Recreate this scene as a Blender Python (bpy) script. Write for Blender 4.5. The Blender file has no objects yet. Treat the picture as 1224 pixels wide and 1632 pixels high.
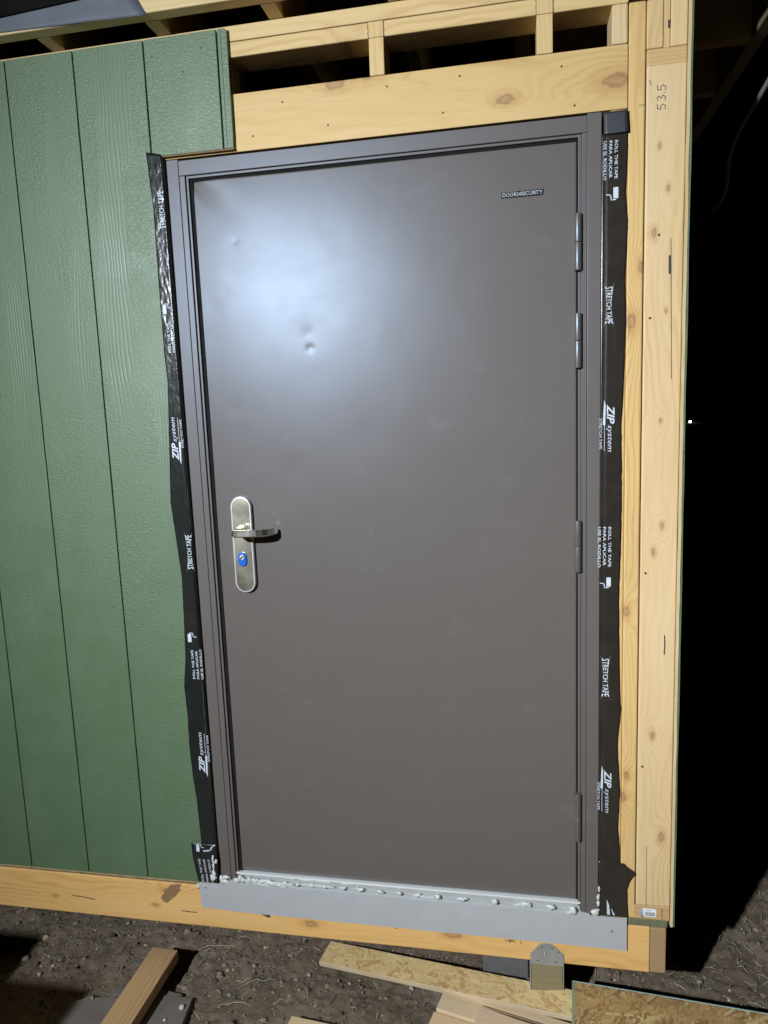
import bpy, bmesh, math, random
import numpy as np
from mathutils import Vector, Matrix, noise
random.seed(7); rng = np.random.default_rng(7)
sc = bpy.context.scene
C = bpy.context.collection

# ------------------------------------------------------------------ camera
cd = bpy.data.cameras.new('camera'); cam = bpy.data.objects.new('camera', cd); C.objects.link(cam)
cam.location = (0.906, -1.854, 1.397)
cam.rotation_euler = (math.radians(81.94), math.radians(2.18), math.radians(10.51))
cd.sensor_fit = 'VERTICAL'; cd.sensor_height = 36.0; cd.lens = 36.0*1125.6/1632.0
cd.clip_start = 0.02; cd.clip_end = 2000
sc.camera = cam
# ------------------------------------------------------------------ night sky, faint moonlight, exposure
w = bpy.data.worlds.new('World'); sc.world = w; w.use_nodes = True
wn = w.node_tree.nodes; wl = w.node_tree.links
sky = wn.new('ShaderNodeTexSky'); sky.sky_type = 'NISHITA'; sky.sun_disc = False
sky.sun_elevation = math.radians(25); sky.sun_rotation = math.radians(150)
wl.new(sky.outputs[0], wn['Background'].inputs['Color']); wn['Background'].inputs['Strength'].default_value = 0.00004
ml = bpy.data.lights.new('moonlight', 'SUN'); ml.energy = 0.002; ml.angle = math.radians(0.5)
mo = bpy.data.objects.new('moonlight', ml); C.objects.link(mo); mo.rotation_euler = (math.radians(65), 0, math.radians(-30))
sc.view_settings.view_transform = 'Standard'; sc.view_settings.look = 'None'
sc.view_settings.exposure = 0.0; sc.view_settings.gamma = 1.0
LAMP = Vector((-0.68, -3.10, 2.29)); AIM = Vector((1.35, 0.0, 0.70)); LAMP_W = 84.0; LAMP_COL = (0.82, 0.91, 1.0)
GZ = -0.35                                               # ground level; z = 0 is the foot of the door frame

# ------------------------------------------------------------------ node helper
class N:
    def __init__(s, name):
        s.m = bpy.data.materials.new(name); s.m.use_nodes = True; s.t = s.m.node_tree; s.b = s.t.nodes['Principled BSDF']
    def _set(s, sock, v):
        if hasattr(v, 'links') or isinstance(v, bpy.types.NodeSocket): s.t.links.new(v, sock)
        elif isinstance(v, (tuple, list)) and len(v) == 3 and sock.type == 'RGBA': sock.default_value = (*v, 1)
        else: sock.default_value = v
    def n(s, typ, ins=None, out=0, **props):
        nd = s.t.nodes.new('ShaderNode'+typ)
        for k, v in props.items(): setattr(nd, k, v)
        for k, v in (ins or {}).items(): s._set(nd.inputs[k], v)
        return nd.outputs[out]
    def math(s, op, a, b=None, c=None, clamp=False):
        i = {0: a}
        if b is not None: i[1] = b
        if c is not None: i[2] = c
        return s.n('Math', i, operation=op, use_clamp=clamp)
    def mul(s, a, b): return s.math('MULTIPLY', a, b)
    def add(s, a, b): return s.math('ADD', a, b)
    def sub(s, a, b): return s.math('SUBTRACT', a, b)
    def mix(s, f, a, b, blend='MIX'):
        nd = s.t.nodes.new('ShaderNodeMix'); nd.data_type = 'RGBA'; nd.blend_type = blend
        s._set(nd.inputs[0], f); s._set(nd.inputs[6], a); s._set(nd.inputs[7], b); return nd.outputs[2]
    def sep(s, v):
        nd = s.t.nodes.new('ShaderNodeSeparateXYZ'); s._set(nd.inputs[0], v); return nd.outputs
    def xyz(s, x, y, z): return s.n('CombineXYZ', {0: x, 1: y, 2: z})
    def noise(s, vec, scale=1.0, detail=3.0, rough=0.55, dist=0.0):
        return s.n('TexNoise', {'Vector': vec, 'Scale': scale, 'Detail': detail, 'Roughness': rough, 'Distortion': dist})
    def smooth(s, v, a, b, c=0.0, d=1.0):
        return s.n('MapRange', {0: v, 1: a, 2: b, 3: c, 4: d}, interpolation_type='SMOOTHSTEP')
    def scaled(s, p, x, y, z, off=0.0):
        return s.n('VectorMath', {0: p, 1: (x, y, z), 2: (off, off*1.7, off*.6)}, operation='MULTIPLY_ADD')
    def pos(s): return s.n('NewGeometry', out='Position')
    def objc(s): return s.n('TexCoord', out='Object')
    def bump(s, h, strength=0.3, dist=0.002):
        s._set(s.b.inputs['Normal'], s.n('Bump', {'Strength': strength, 'Distance': dist, 'Height': h}))
    def set(s, **k):
        for kk, v in k.items(): s._set(s.b.inputs[kk.replace('_', ' ')], v)
        return s
def plain(name, col, rough=0.6, metal=0.0, spec=0.5, var=0.12, scale=30, bump=0.0, **kw):
    a = N(name); p = a.pos(); f = a.noise(p, scale, 4)
    a.set(Base_Color=a.mix(f, tuple(c*(1-var) for c in col), tuple(min(1, c*(1+var)) for c in col)),
          Roughness=a.smooth(a.noise(p, scale*.6, 3), .3, .7, rough*.88, min(1, rough*1.12)), Metallic=metal)
    a.b.inputs['Specular IOR Level'].default_value = spec
    if bump: a.bump(a.noise(p, scale*6, 4), bump, .001)
    return a.m
def wood(name, ax, col, dark=None, seed=0.0, knots=(), contrast=1.0, local=False, freq=70, across=None, dirt=0.25, spec=0.35):
    """pine: ax = index of the grain axis, across = index of the face's width axis; knots (along, across, radius)"""
    col = (col[0], col[1]*.96, col[2]*.86)
    a = N(name); p = a.objc() if local else a.pos(); q = a.sep(p)
    rest = [i for i in range(3) if i != ax]; av = across if across is not None else (2 if ax != 2 else 0)
    aw = [i for i in rest if i != av][0]
    u, v, wv = q[ax], q[av], q[aw]
    dark = dark or (col[0]*.68, col[1]*.56, col[2]*.42)
    n1 = a.noise(a.xyz(a.mul(u, 1.6), a.mul(v, 7.0), a.add(a.mul(wv, 7.0), seed*3.1+1.7)), 1.0, 3)
    F = a.add(a.add(a.mul(v, freq), a.mul(n1, 9.0)), seed*1.37)
    spot = halo = rim = None
    for (ku, kv, r) in knots:
        du = a.mul(a.sub(u, ku), .50); dv = a.sub(v, kv)
        wob = a.mul(a.sub(a.noise(a.xyz(a.mul(u, 55.0), a.mul(v, 90.0), seed+ku), 1.0, 3), .5), r*1.3)
        d2 = a.add(a.mul(du, du), a.mul(dv, dv))
        g = a.math('EXPONENT', a.mul(d2, -1.0/(9*r*r)))
        F = a.add(F, a.mul(g, 3.0 if kv*1000 % 2 < 1 else -3.0))
        d = a.add(a.math('SQRT', d2), wob)
        s_ = a.smooth(d, r*.55, r*.85, 1, 0); h_ = a.smooth(d, r*.7, r*2.6, 1, 0)
        e_ = a.mul(a.smooth(d, r*.45, r*.75), a.smooth(d, r*.75, r*1.05, 1, 0))
        mx = lambda p_, q_: q_ if p_ is None else a.math('MAXIMUM', p_, q_)
        spot, halo, rim = mx(spot, s_), mx(halo, h_), mx(rim, e_)
    ring = a.math('POWER', a.add(a.mul(a.math('SINE', a.mul(F, 5.5)), .5), .5), 2.2)
    fib = a.noise(a.xyz(a.mul(u, 7.0), a.mul(v, 330.0), a.add(a.mul(wv, 330.0), seed)), 1.0, 3, .65)
    big = a.noise(a.xyz(a.mul(u, 2.2), a.mul(v, 11.0), a.add(a.mul(wv, 11), seed*2.2)), 1.0, 4)
    pat = a.noise(a.xyz(a.mul(u, 1.1), a.mul(v, 6.0), a.add(a.mul(wv, 6), seed*4.2)), 1.0, 3)
    patch = a.smooth(pat, .40, .66)
    c = a.mix(a.mul(ring, a.add(.10*contrast, a.mul(patch, .36*contrast))), col, dark)
    c = a.mix(a.mul(a.smooth(fib, .45, .75), .20*contrast), c, dark)
    c = a.mix(a.smooth(big, .52, .78, 0, dirt), c, (col[0]*.66, col[1]*.58, col[2]*.54))
    c = a.mix(a.smooth(pat, .30, .48, .28, 0), c, (min(1, col[0]*1.08), min(1, col[1]*1.16), min(1, col[2]*1.45)))
    spk = a.smooth(a.noise(a.xyz(a.mul(u, 22.0), a.mul(v, 90.0), a.add(a.mul(wv, 90), seed)), 1.0, 2), .74, .8)
    c = a.mix(a.mul(spk, .4), c, (.16, .09, .04))
    if halo is not None:
        c = a.mix(a.mul(halo, .34), c, (dark[0]*.85, dark[1]*.66, dark[2]*.58))
        c = a.mix(a.mul(spot, a.add(.12, a.mul(fib, .6))), c, (.27, .13, .075))
        c = a.mix(a.mul(rim, .42), c, (.13, .065, .04))
    a.set(Base_Color=c, Roughness=a.smooth(fib, .2, .8, .5, .68)); a.b.inputs['Specular IOR Level'].default_value = spec
    a.bump(a.add(a.mul(fib, .6), a.mul(ring, .4)), .22, .0012)
    return a.m

# ------------------------------------------------------------------ object helpers
def tag(o, label, cat, group=None):
    o['label'] = label; o['category'] = cat
    if group: o['group'] = group
    return o
def thing(name, label, cat, loc=(0, 0, 0), group=None, rot=None):
    o = bpy.data.objects.new(name, None); C.objects.link(o); o.location = loc; o.empty_display_size = .05
    if rot: o.rotation_euler = rot
    return tag(o, label, cat, group)
def wloc(o):
    v = Vector((0, 0, 0))
    while o is not None: v += o.location; o = o.parent
    return v
def link(name, me, mat, parent=None, local=False, loc=None):
    """mesh given in world coordinates unless local"""
    o = bpy.data.objects.new(name, me); C.objects.link(o)
    if mat: me.materials.clear(); me.materials.append(mat)
    if parent is not None:
        o.parent = parent
        if not local: me.transform(Matrix.Translation(-wloc(parent)))
    elif loc is not None:
        o.location = loc
        if not local: me.transform(Matrix.Translation(-Vector(loc)))
    return o
def mesh(verts, faces, smooth=False):
    me = bpy.data.meshes.new('m'); me.from_pydata([tuple(map(float, v)) for v in verts], [], faces); me.update()
    if smooth: me.polygons.foreach_set('use_smooth', [True]*len(me.polygons))
    return me
def fin(bm, smooth=False):
    bmesh.ops.recalc_face_normals(bm, faces=bm.faces)
    me = bpy.data.meshes.new('m'); bm.to_mesh(me); bm.free()
    if smooth: me.polygons.foreach_set('use_smooth', [True]*len(me.polygons))
    return me
def bm_box(bm, x0, x1, y0, y1, z0, z1, bev=0.0, seg=2):
    b2 = bmesh.new()
    bmesh.ops.create_cube(b2, size=1, matrix=Matrix.Translation(((x0+x1)/2, (y0+y1)/2, (z0+z1)/2)) @ Matrix.Diagonal((x1-x0, y1-y0, z1-z0, 1)))
    if bev: bmesh.ops.bevel(b2, geom=list(b2.edges), offset=bev, segments=seg, affect='EDGES', profile=.5)
    t = bpy.data.meshes.new('t'); b2.to_mesh(t); b2.free(); bm.from_mesh(t); bpy.data.meshes.remove(t)
def box(name, x0, x1, y0, y1, z0, z1, mat, parent=None, bev=0.0015, loc=None, seg=2):
    bm = bmesh.new(); bm_box(bm, x0, x1, y0, y1, z0, z1, bev, seg); return link(name, fin(bm), mat, parent, loc=loc)
def cyl(name, p0, p1, r, mat, parent=None, n=20, r2=None, bev=0.0, local=False, loc=None):
    p0 = Vector(p0); p1 = Vector(p1); d = p1-p0; bm = bmesh.new()
    M = Matrix.Translation((p0+p1)/2) @ d.to_track_quat('Z', 'Y').to_matrix().to_4x4()
    bmesh.ops.create_cone(bm, cap_ends=True, segments=n, radius1=r, radius2=r if r2 is None else r2, depth=d.length, matrix=M)
    if bev: bmesh.ops.bevel(bm, geom=[e for e in bm.edges if any(len(f.verts) > 4 for f in e.link_faces)], offset=bev, segments=3, affect='EDGES', profile=.5)
    me = fin(bm); me.polygons.foreach_set('use_smooth', [len(p.vertices) <= 4 for p in me.polygons])
    return link(name, me, mat, parent, local=local, loc=loc)
def prism(outline, y0, y1, bev=0.0):
    """outline in (x, z), extruded along y; y0 is the front"""
    bm = bmesh.new(); f = [bm.verts.new((x, y0, z)) for x, z in outline]; face = bm.faces.new(f)
    r = bmesh.ops.extrude_face_region(bm, geom=[face])
    bmesh.ops.translate(bm, verts=[v for v in r['geom'] if isinstance(v, bmesh.types.BMVert)], vec=(0, y1-y0, 0))
    if bev:
        bmesh.ops.recalc_face_normals(bm, faces=bm.faces)
        bmesh.ops.bevel(bm, geom=[e for e in bm.edges if abs(e.verts[0].co.y-y0) < 1e-6 and abs(e.verts[1].co.y-y0) < 1e-6], offset=bev, segments=2, affect='EDGES', profile=.5)
    return fin(bm)
def ribbon(pts, wd, y, th=0.0004):
    """thin stroke through (x, z) points on a wall facing -y"""
    bm = bmesh.new()
    for (a, b) in zip(pts[:-1], pts[1:]):
        a = Vector((a[0], a[1])); b = Vector((b[0], b[1])); d = (b-a).normalized(); n = Vector((-d.y, d.x))*wd/2; e = d*wd*.3
        q = [a-e+n, a-e-n, b+e-n, b+e+n]; vs = [bm.verts.new((p.x, y, p.y)) for p in q]; bm.faces.new(vs)
    return fin(bm)
def lerp_list(z, pts):
    pts = sorted(pts); zs = [p[0] for p in pts]; xs = [p[1] for p in pts]; return float(np.interp(z, zs, xs))
def fnoise(x, y, z=0.0, sc_=1.0): return noise.noise(Vector((x*sc_, y*sc_, z*sc_)))

# ------------------------------------------------------------------ shared materials
M_king = wood('pine_king_stud', 2, (.66, .45, .20), seed=3, knots=[(1.593, 1.183, .012), (.862, 1.180, .009), (.410, 1.184, .007), (.349, 1.176, .007), (1.72, 1.206, .008)], across=0, freq=90)
M_corner = wood('pine_corner_stud', 2, (.665, .485, .275), seed=5, knots=[(1.991, 1.244, .004), (1.894, 1.264, .0045), (1.795, 1.233, .0065), (1.614, 1.264, .0035), (1.087, 1.263, .005), (1.019, 1.244, .0055), (.527, 1.248, .0065), (.238, 1.275, .008), (1.35, 1.255, .0035)], across=0, freq=55, contrast=1.35)
M_header = wood('pine_header', 0, (.60, .42, .19), seed=1, knots=[(.889, 2.132, .012), (1.144, 2.145, .017), (.470, 2.216, .014), (.55, 2.235, .02)], across=2, freq=42, contrast=1.2)
M_plate = wood('pine_plate', 0, (.64, .47, .24), seed=8, across=2, freq=60, knots=[(.50, 2.30, .012)])
M_cripple = wood('pine_cripple', 2, (.63, .46, .23), seed=11, across=0, freq=80)
M_joist = wood('pine_joist', 0, (.72, .44, .17), seed=2, knots=[(.279, -.124, .011), (.707, -.113, .012), (-.229, -.113, .006), (-.582, -.115, .005), (-.181, -.058, .010)], across=2, freq=48, contrast=1.3, dirt=.35)
M_rafter = wood('pine_rafter', 1, (.58, .44, .25), seed=14, across=0, freq=80)
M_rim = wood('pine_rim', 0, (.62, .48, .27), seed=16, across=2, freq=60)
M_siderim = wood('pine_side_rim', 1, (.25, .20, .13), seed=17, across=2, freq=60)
M_inner = plain('dull_sheathing', (.16, .11, .06), .85, var=.3, scale=12)
M_endgrain = N('pine_end_grain')
def _eg():
    a = M_endgrain; p = a.pos(); q = a.sep(p)
    dx = a.sub(q[0], 1.225); dz = a.add(q[2], .03); r = a.math('SQRT', a.add(a.mul(dx, dx), a.mul(dz, dz)))
    ring = a.math('SINE', a.mul(a.add(r, a.mul(a.noise(p, 40, 2), .006)), 1300))
    c = a.mix(a.smooth(ring, -.4, .9, 0, .6), (.44, .28, .13), (.27, .16, .07)); a.set(Base_Color=a.mix(a.mul(a.noise(p, 90, 4), .4), c, (.2, .12, .06)), Roughness=.8); a.bump(ring, .2, .001)
    return a.m
M_endgrain = _eg()
M_nail = plain('nail_hole', (.055, .04, .03), .6)
M_pencil = plain('pencil', (.07, .065, .07), .6)
M_raw = plain('raw_edge', (.42, .27, .13), .9, var=.4, scale=120, bump=.4)
M_seam = plain('dark_groove', (.03, .03, .03), .8)
M_galv = plain('galvanised_steel', (.52, .54, .54), .42, metal=.75, var=.25, scale=40)
M_concrete = plain('concrete', (.30, .30, .29), .9, var=.25, scale=50, bump=.5)
def _green():
    a = N('green_siding_paint'); p = a.pos()
    reg = a.noise(a.scaled(p, 5.5, 1, .75), 1.0, 2)                                  # where the embossed grain runs
    m1 = a.smooth(reg, .50, .58)
    q = a.sep(p)
    cont = a.add(a.mul(a.noise(a.scaled(p, 5.0, 1, 1.3, 3), 1.0, 2, .5), 62.0), a.mul(q[0], 620.0))
    cont = a.add(cont, a.mul(a.noise(a.scaled(p, 40, 1, 16, 6), 1.0, 3), 3.2))
    g = a.math('POWER', a.add(a.mul(a.math('SINE', cont), .5), .5), 4.0)
    g = a.mul(g, a.smooth(a.noise(a.scaled(p, 14, 1, 3, 8), 1.0, 2), .34, .55))
    peb = a.noise(a.scaled(p, 120, 120, 165, 2), 1.0, 3, .6, .6)
    rip = a.noise(a.scaled(p, 30, 30, 120, 5), 1.0, 2)
    vfine = a.noise(a.scaled(p, 260, 100, 14), 1.0, 2)
    pm = a.smooth(a.noise(a.scaled(p, 6, 1, 3, 9), 1.0, 3), .35, .65, .35, 1)
    h2 = a.mul(a.add(a.mul(a.smooth(peb, .42, .66), .8), a.mul(rip, .5)), pm)
    h = a.add(a.add(a.mul(g, a.mul(m1, -.6)), a.mul(h2, a.sub(1.12, m1))), a.mul(vfine, .25))
    a.bump(h, .42, .0015)
    blot = a.noise(p, 9, 4)
    c = a.mix(blot, (.080, .130, .060), (.094, .148, .071))
    c = a.mix(a.mul(a.smooth(peb, .30, .42, 1, 0), .35), c, (.050, .072, .040))
    sp = a.smooth(a.noise(p, 170, 2), .735, .77)  # pale specks: highlights of the embossing painted into the base colour
    c = a.mix(a.mul(sp, .5), c, (.32, .34, .24))
    a.set(Base_Color=c, Roughness=a.smooth(blot, .3, .7, .48, .57)); a.b.inputs['Specular IOR Level'].default_value = .85
    return a.m
M_green = _green()
def _doorpaint(name, rough, bumpy, spec, col=(.121, .101, .088)):
    a = N(name); p = a.pos()
    fine = a.noise(p, 480, 2); cloud = a.noise(p, 5, 4); smg = a.noise(a.scaled(p, 9, 1, 14, 4), 1.0, 5, .7)
    c = a.mix(cloud, tuple(k*.96 for k in col), tuple(k*1.04 for k in col))
    dust = a.mul(a.smooth(smg, .58, .74), .085)
    c = a.mix(dust, c, (.30, .28, .26))
    a.set(Base_Color=c, Roughness=a.add(a.smooth(smg, .4, .75, rough-.006, rough+.012), a.mul(fine, .02))); a.b.inputs['Specular IOR Level'].default_value = spec; a.b.inputs['Specular Tint'].default_value = (.66, .80, 1, 1)
    a.bump(a.add(fine, a.mul(a.noise(p, 260, 2), .5)), bumpy, .0002)
    return a.m
M_leaf = _doorpaint('door_leaf_paint', .350, .60, .41)
M_frame = _doorpaint('door_frame_paint', .40, .55, .55)
M_hinge = _doorpaint('hinge_paint', .33, .15, .8, (.100, .086, .072))
M_gasket = plain('black_gasket', (.010, .010, .010), .9, spec=.15)
M_chrome = plain('polished_steel', (.80, .80, .79), .14, metal=1.0, var=.03)
M_satin = plain('satin_steel', (.60, .53, .42), .31, metal=1.0, var=.14, scale=20)
M_edge = plain('bright_plate_edge', (.60, .60, .58), .42, metal=.55, var=.03)
M_lever = plain('lever_steel', (.66, .62, .55), .33, metal=1.0, var=.05)
M_letter = plain('badge_letters', (.50, .52, .55), .4, metal=.2)
M_blue = plain('blue_escutcheon', (.006, .11, .46), .3, var=.05)
M_sill = plain('stainless_sill', (.55, .55, .53), .38, metal=.35, var=.12, scale=60)
M_lip = plain('sill_lip_steel', (.80, .80, .78), .35, metal=.25, var=.05)
M_flash = plain('grey_flashing', (.405, .405, .40), .5, metal=0.0, var=.05, scale=22, spec=.5)
def _oil(m):
    t = m.node_tree; b = t.nodes['Principled BSDF']; g = t.nodes.new('ShaderNodeNewGeometry'); n = t.nodes.new('ShaderNodeTexNoise'); n.inputs['Scale'].default_value = 7; n.inputs['Detail'].default_value = 2
    u = t.nodes.new('ShaderNodeBump'); u.inputs['Strength'].default_value = .5; u.inputs['Distance'].default_value = .012; t.links.new(g.outputs['Position'], n.inputs['Vector']); t.links.new(n.outputs[0], u.inputs['Height']); t.links.new(u.outputs[0], b.inputs['Normal'])
_oil(M_flash)
M_foam = plain('white_sealant', (.60, .60, .58), .5, var=.12, scale=200, bump=.3)
M_print = plain('white_print', (.56, .59, .63), .5, var=.45, scale=260)
def _tape(name, col, bs, sc1):
    a = N(name); p = a.pos()
    h = a.add(a.noise(a.scaled(p, 60, 60, 38, 1), 1.0, 2, .5), a.mul(a.noise(p, sc1, 2), .35))
    a.bump(h, bs, .003); a.set(Base_Color=a.mix(a.noise(p, 22, 4), tuple(c*.6 for c in col), tuple(c*1.5 for c in col)), Roughness=.24)
    a.b.inputs['Specular IOR Level'].default_value = .5
    return a.m
M_tapeL = _tape('black_tape_wrinkled', (.014, .015, .014), .30, 150)
M_tapeR = _tape('black_tape_smooth', (.026, .021, .016), .16, 45)

# ------------------------------------------------------------------ ground (one sheet, fine near the shed, out to the horizon)
def axis(lo, hi, step, far):
    core = list(np.arange(lo, hi+1e-6, step)); a, b, s = core[0], core[-1], step
    left, right = [], []
    while a > -far: s *= 1.28; a -= s; left.append(a)
    s = step
    while b < far: s *= 1.28; b += s; right.append(b)
    return left[::-1]+core+right
gx = axis(-1.15, 2.1, .0085, 900); gy = axis(-.40, .95, .0085, 900)
def gh(x, y):
    near = 1.0/(1.0+max(0, abs(x-.4)-1.8)**2*.3+max(0, abs(y-.2)-1.2)**2*.3)
    if near < .02: return GZ
    v = Vector((x, y, 0))
    h = .020*noise.noise(v*2.3)+.012*noise.noise(v*7+Vector((3, 1, 0)))+.008*noise.noise(v*17+Vector((5, 2, 1)))
    c_ = noise.noise(v*38); h += .010*max(0, c_)+.006*noise.noise(v*75)+.005*noise.noise(v*140)+.003*noise.noise(v*260)
    return GZ+h*near-.006
gv = [(x, y, gh(x, y)) for y in gy for x in gx]; nx = len(gx)
gf = [(j*nx+i, j*nx+i+1, (j+1)*nx+i+1, (j+1)*nx+i) for j in range(len(gy)-1) for i in range(nx-1)]
def _soil():
    a = N('bare_soil'); p = a.pos()
    n1 = a.noise(p, 5, 5, .6); n2 = a.noise(p, 38, 5, .7); n3 = a.noise(p, 210, 4, .7)
    c = a.mix(a.smooth(n1, .35, .65), (.170, .126, .085), (.245, .188, .132))
    c = a.mix(a.smooth(n2, .5, .75, 0, .7), c, (.36, .285, .205))
    c = a.mix(a.smooth(n2, .3, .46, .6, 0), c, (.070, .050, .034))
    c = a.mix(a.smooth(n3, .63, .72, 0, .55), c, (.44, .37, .28))
    a.set(Base_Color=c, Roughness=.95); a.b.inputs['Specular IOR Level'].default_value = .2
    a.bump(a.add(a.mul(n3, .9), a.add(n2, a.mul(a.noise(p, 520, 3, .8), .5))), .9, .007); return a.m
M_soil = _soil()
ground = link('ground', mesh(gv, gf, True), M_soil); ground['kind'] = 'structure'
# clods and pebbles nobody could count
def _clod():
    a = N('clods'); at = a.n('Attribute', attribute_name='Col'); p = a.pos()
    a.set(Base_Color=a.mix(a.mul(a.noise(p, 160, 4), .6), at, (.05, .042, .035)), Roughness=.95); a.b.inputs['Specular IOR Level'].default_value = .2
    a.bump(a.noise(p, 300, 4), .6, .003); return a.m
ico = bmesh.new(); bmesh.ops.create_icosphere(ico, subdivisions=2, radius=1); ICO_V = np.array([v.co[:] for v in ico.verts]); ICO_F = [tuple(v.index for v in f.verts) for f in ico.faces]; ico.free()
ico = bmesh.new(); bmesh.ops.create_icosphere(ico, subdivisions=1, radius=1); ICO1_V = np.array([v.co[:] for v in ico.verts]); ICO1_F = [tuple(v.index for v in f.verts) for f in ico.faces]; ico.free()
def rock_verts(r, seed, flat=.7, base=ICO_V):
    s = Vector((seed*3.3, seed*1.7, seed)); out = []
    st = np.array([1+.4*(random.random()-.5), 1+.4*(random.random()-.5), flat])
    for v in base:
        k = 1+.38*noise.noise(Vector(v)*1.3+s)+.15*noise.noise(Vector(v)*3+s); out.append(v*k*r*st)
    a = random.random()*6.28; ca, sa = math.cos(a), math.sin(a); o = np.array(out)
    return np.stack([o[:, 0]*ca-o[:, 1]*sa, o[:, 0]*sa+o[:, 1]*ca, o[:, 2]], 1)
def scatter():
    lib = [rock_verts(1.0, k*.73+2, random.uniform(.55, .9), ICO1_V) for k in range(70)]
    V, F, cols = [], [], []
    base = np.array(ICO1_F)
    for i in range(15000):
        x = random.uniform(-1.1, 2.0); y = random.uniform(-.35, .60)
        dens = noise.noise(Vector((x*4, y*4, 4)))+.45*noise.noise(Vector((x*13, y*13, 9)))
        left = x < .25 and y > -.06
        if dens < random.uniform(-.45, .4)-(.40 if left else 0): continue
        r = .0012+.0050*random.random()**2.4
        if random.random() < (.20 if left else .05): r *= 2.1
        rv = lib[i % 70]*r+np.array([x, y, gh(x, y)+r*random.uniform(-.25, .3)]); b = len(V)
        V.extend(rv.tolist()); F.extend((base+b).tolist())
        g = (.06+.19*random.random()+(.25 if random.random() < .07 else 0))*1.3; k = random.uniform(.9, 1.15)
        cols += [(g*1.18*k, g*.92, g*.68, 1)]*len(rv)
    me = mesh(V, F, False); ca = me.color_attributes.new('Col', 'FLOAT_COLOR', 'POINT'); ca.data.foreach_set('color', np.array(cols, dtype=np.float32).ravel())
    o = link('soil_clods', me, _clod()); o['kind'] = 'stuff'; tag(o, 'small dark soil clods and grit strewn over the bare ground', 'soil')
scatter()
def straw():
    V, F = [], []
    def blade(x, y, ln, a, wd, lift):
        n = 6; k = random.uniform(-.7, .7); b = len(V); px, py = x, y
        for i in range(n+1):
            t = i/n; ang = a+k*(t-.5); z = gh(px, py)+.002+lift*math.sin(t*3.1416)
            nxv, nyv = -math.sin(ang)*wd/2, math.cos(ang)*wd/2
            V.extend([(px+nxv, py+nyv, z), (px-nxv, py-nyv, z), (px, py, z+wd*.7)])
            px += math.cos(ang)*ln/n; py += math.sin(ang)*ln/n
        for i in range(n):
            for q in range(3):
                r_ = (q+1) % 3; F.append((b+i*3+q, b+i*3+r_, b+i*3+3+r_, b+i*3+3+q))
    for i in range(620):
        if random.random() < .68: x = random.uniform(1.2, 2.0); y = random.uniform(.0, .7)
        else: x = random.uniform(-.9, 1.3); y = random.uniform(-.3, .2)
        blade(x, y, random.uniform(.008, .045), random.uniform(0, 6.28), random.uniform(.0007, .0026), random.uniform(0, .012))
    blade(.00, -.085, .10, .12, .0024, .006); blade(.03, -.02, .13, .25, .002, .01); blade(-.16, .12, .12, .35, .003, .015)
    blade(.18, .10, .07, .9, .002, .008); blade(-.02, -.16, .06, -1.1, .0022, .004); blade(.34, -.06, .05, 1.4, .002, .003)
    o = link('straw_litter', mesh(V, F, True), plain('dry_straw', (.40, .34, .24), .8, var=.45, scale=30)); o['kind'] = 'stuff'; tag(o, 'dry straw and grass bits lying on the soil', 'straw')
straw()

# ------------------------------------------------------------------ the shed
shed = thing('shed', 'unfinished timber shed with green grooved siding and bare pine framing', 'building', (0, 0, GZ))
# green siding: a grooved panel; each face strip between two grooves is its own piece
siding = link('siding_panel', prism([(-1.9, -.012), (-.0075, -.012), (-.0075, 2.086), (.197, 2.086), (.197, 2.372), (-1.9, 2.372)], -.0055, -.0005), M_green, shed)
siding['label'] = 'dark green embossed siding panel'
G = [-1.7, -1.4576, -1.2544, -1.0512, -.848, -.6448, -.4416, -.2384, -.0352, .168, .1960]
gap = .0019
def wav_strip(x0, x1, z0, z1):
    n = 60; pts = []
    j = lambda s_, z: .0006*fnoise(z*14, s_*9.1, 2.2)
    for i in range(n+1): z = z0+(z1-z0)*i/n; pts.append((x1-gap+j(x1, z), z))
    for i in range(n, -1, -1): z = z0+(z1-z0)*i/n; pts.append((x0+gap+j(x0+3, z), z))
    return pts
for a_, b_ in zip(G[:-1], G[1:]):
    if a_ >= .16: o = prism([(a_+gap, 2.088), (b_-.001, 2.088), (b_, 2.12), (b_, 2.366), (b_-.006, 2.374), (a_+gap, 2.374)], -.0125, -.0055, .0014)
    elif b_ > 0: o = prism([(a_+gap, -.010), (-.007, -.010), (-.007, 2.088), (b_-gap, 2.088), (b_-gap, 2.374), (a_+gap, 2.374)], -.0125, -.0055, .0014)
    else: o = prism(wav_strip(a_, b_, -.010+.002*fnoise(a_, 3), 2.374), -.0125, -.0055, .0012)
    link('siding_strip', o, M_green, siding)
link('shiplap_line', ribbon([(.179, 2.09), (.179, 2.372)], .0012, -.0127), M_seam, siding)
rough = [(-1.9, -.0105)]+[(x, -.013-.004*abs(fnoise(x*30, 1.3))-.002*abs(fnoise(x*90, 4))) for x in np.arange(-1.9, -.07, .012)]+[(-.07, -.0105)]
link('raw_bottom_edge', prism(rough, -.0115, -.004), M_raw, siding)
link('raw_cut_edge', prism([(-.004, 2.084), (.196, 2.0835), (.196, 2.0878), (-.004, 2.0878)], -.012, -.001), plain('dark_cut_edge', (.17, .10, .045), .9, var=.5, scale=120), siding)
for x, z in ((.125, 2.335), (.072, 2.285), (-.012, 2.33), (-.036, 1.72), (-.24, 1.40), (-.442, 2.28)):
    cyl('nail_hole', (x, -.0120, z), (x, -.0131, z), .0024, M_nail, siding, 10)
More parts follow.
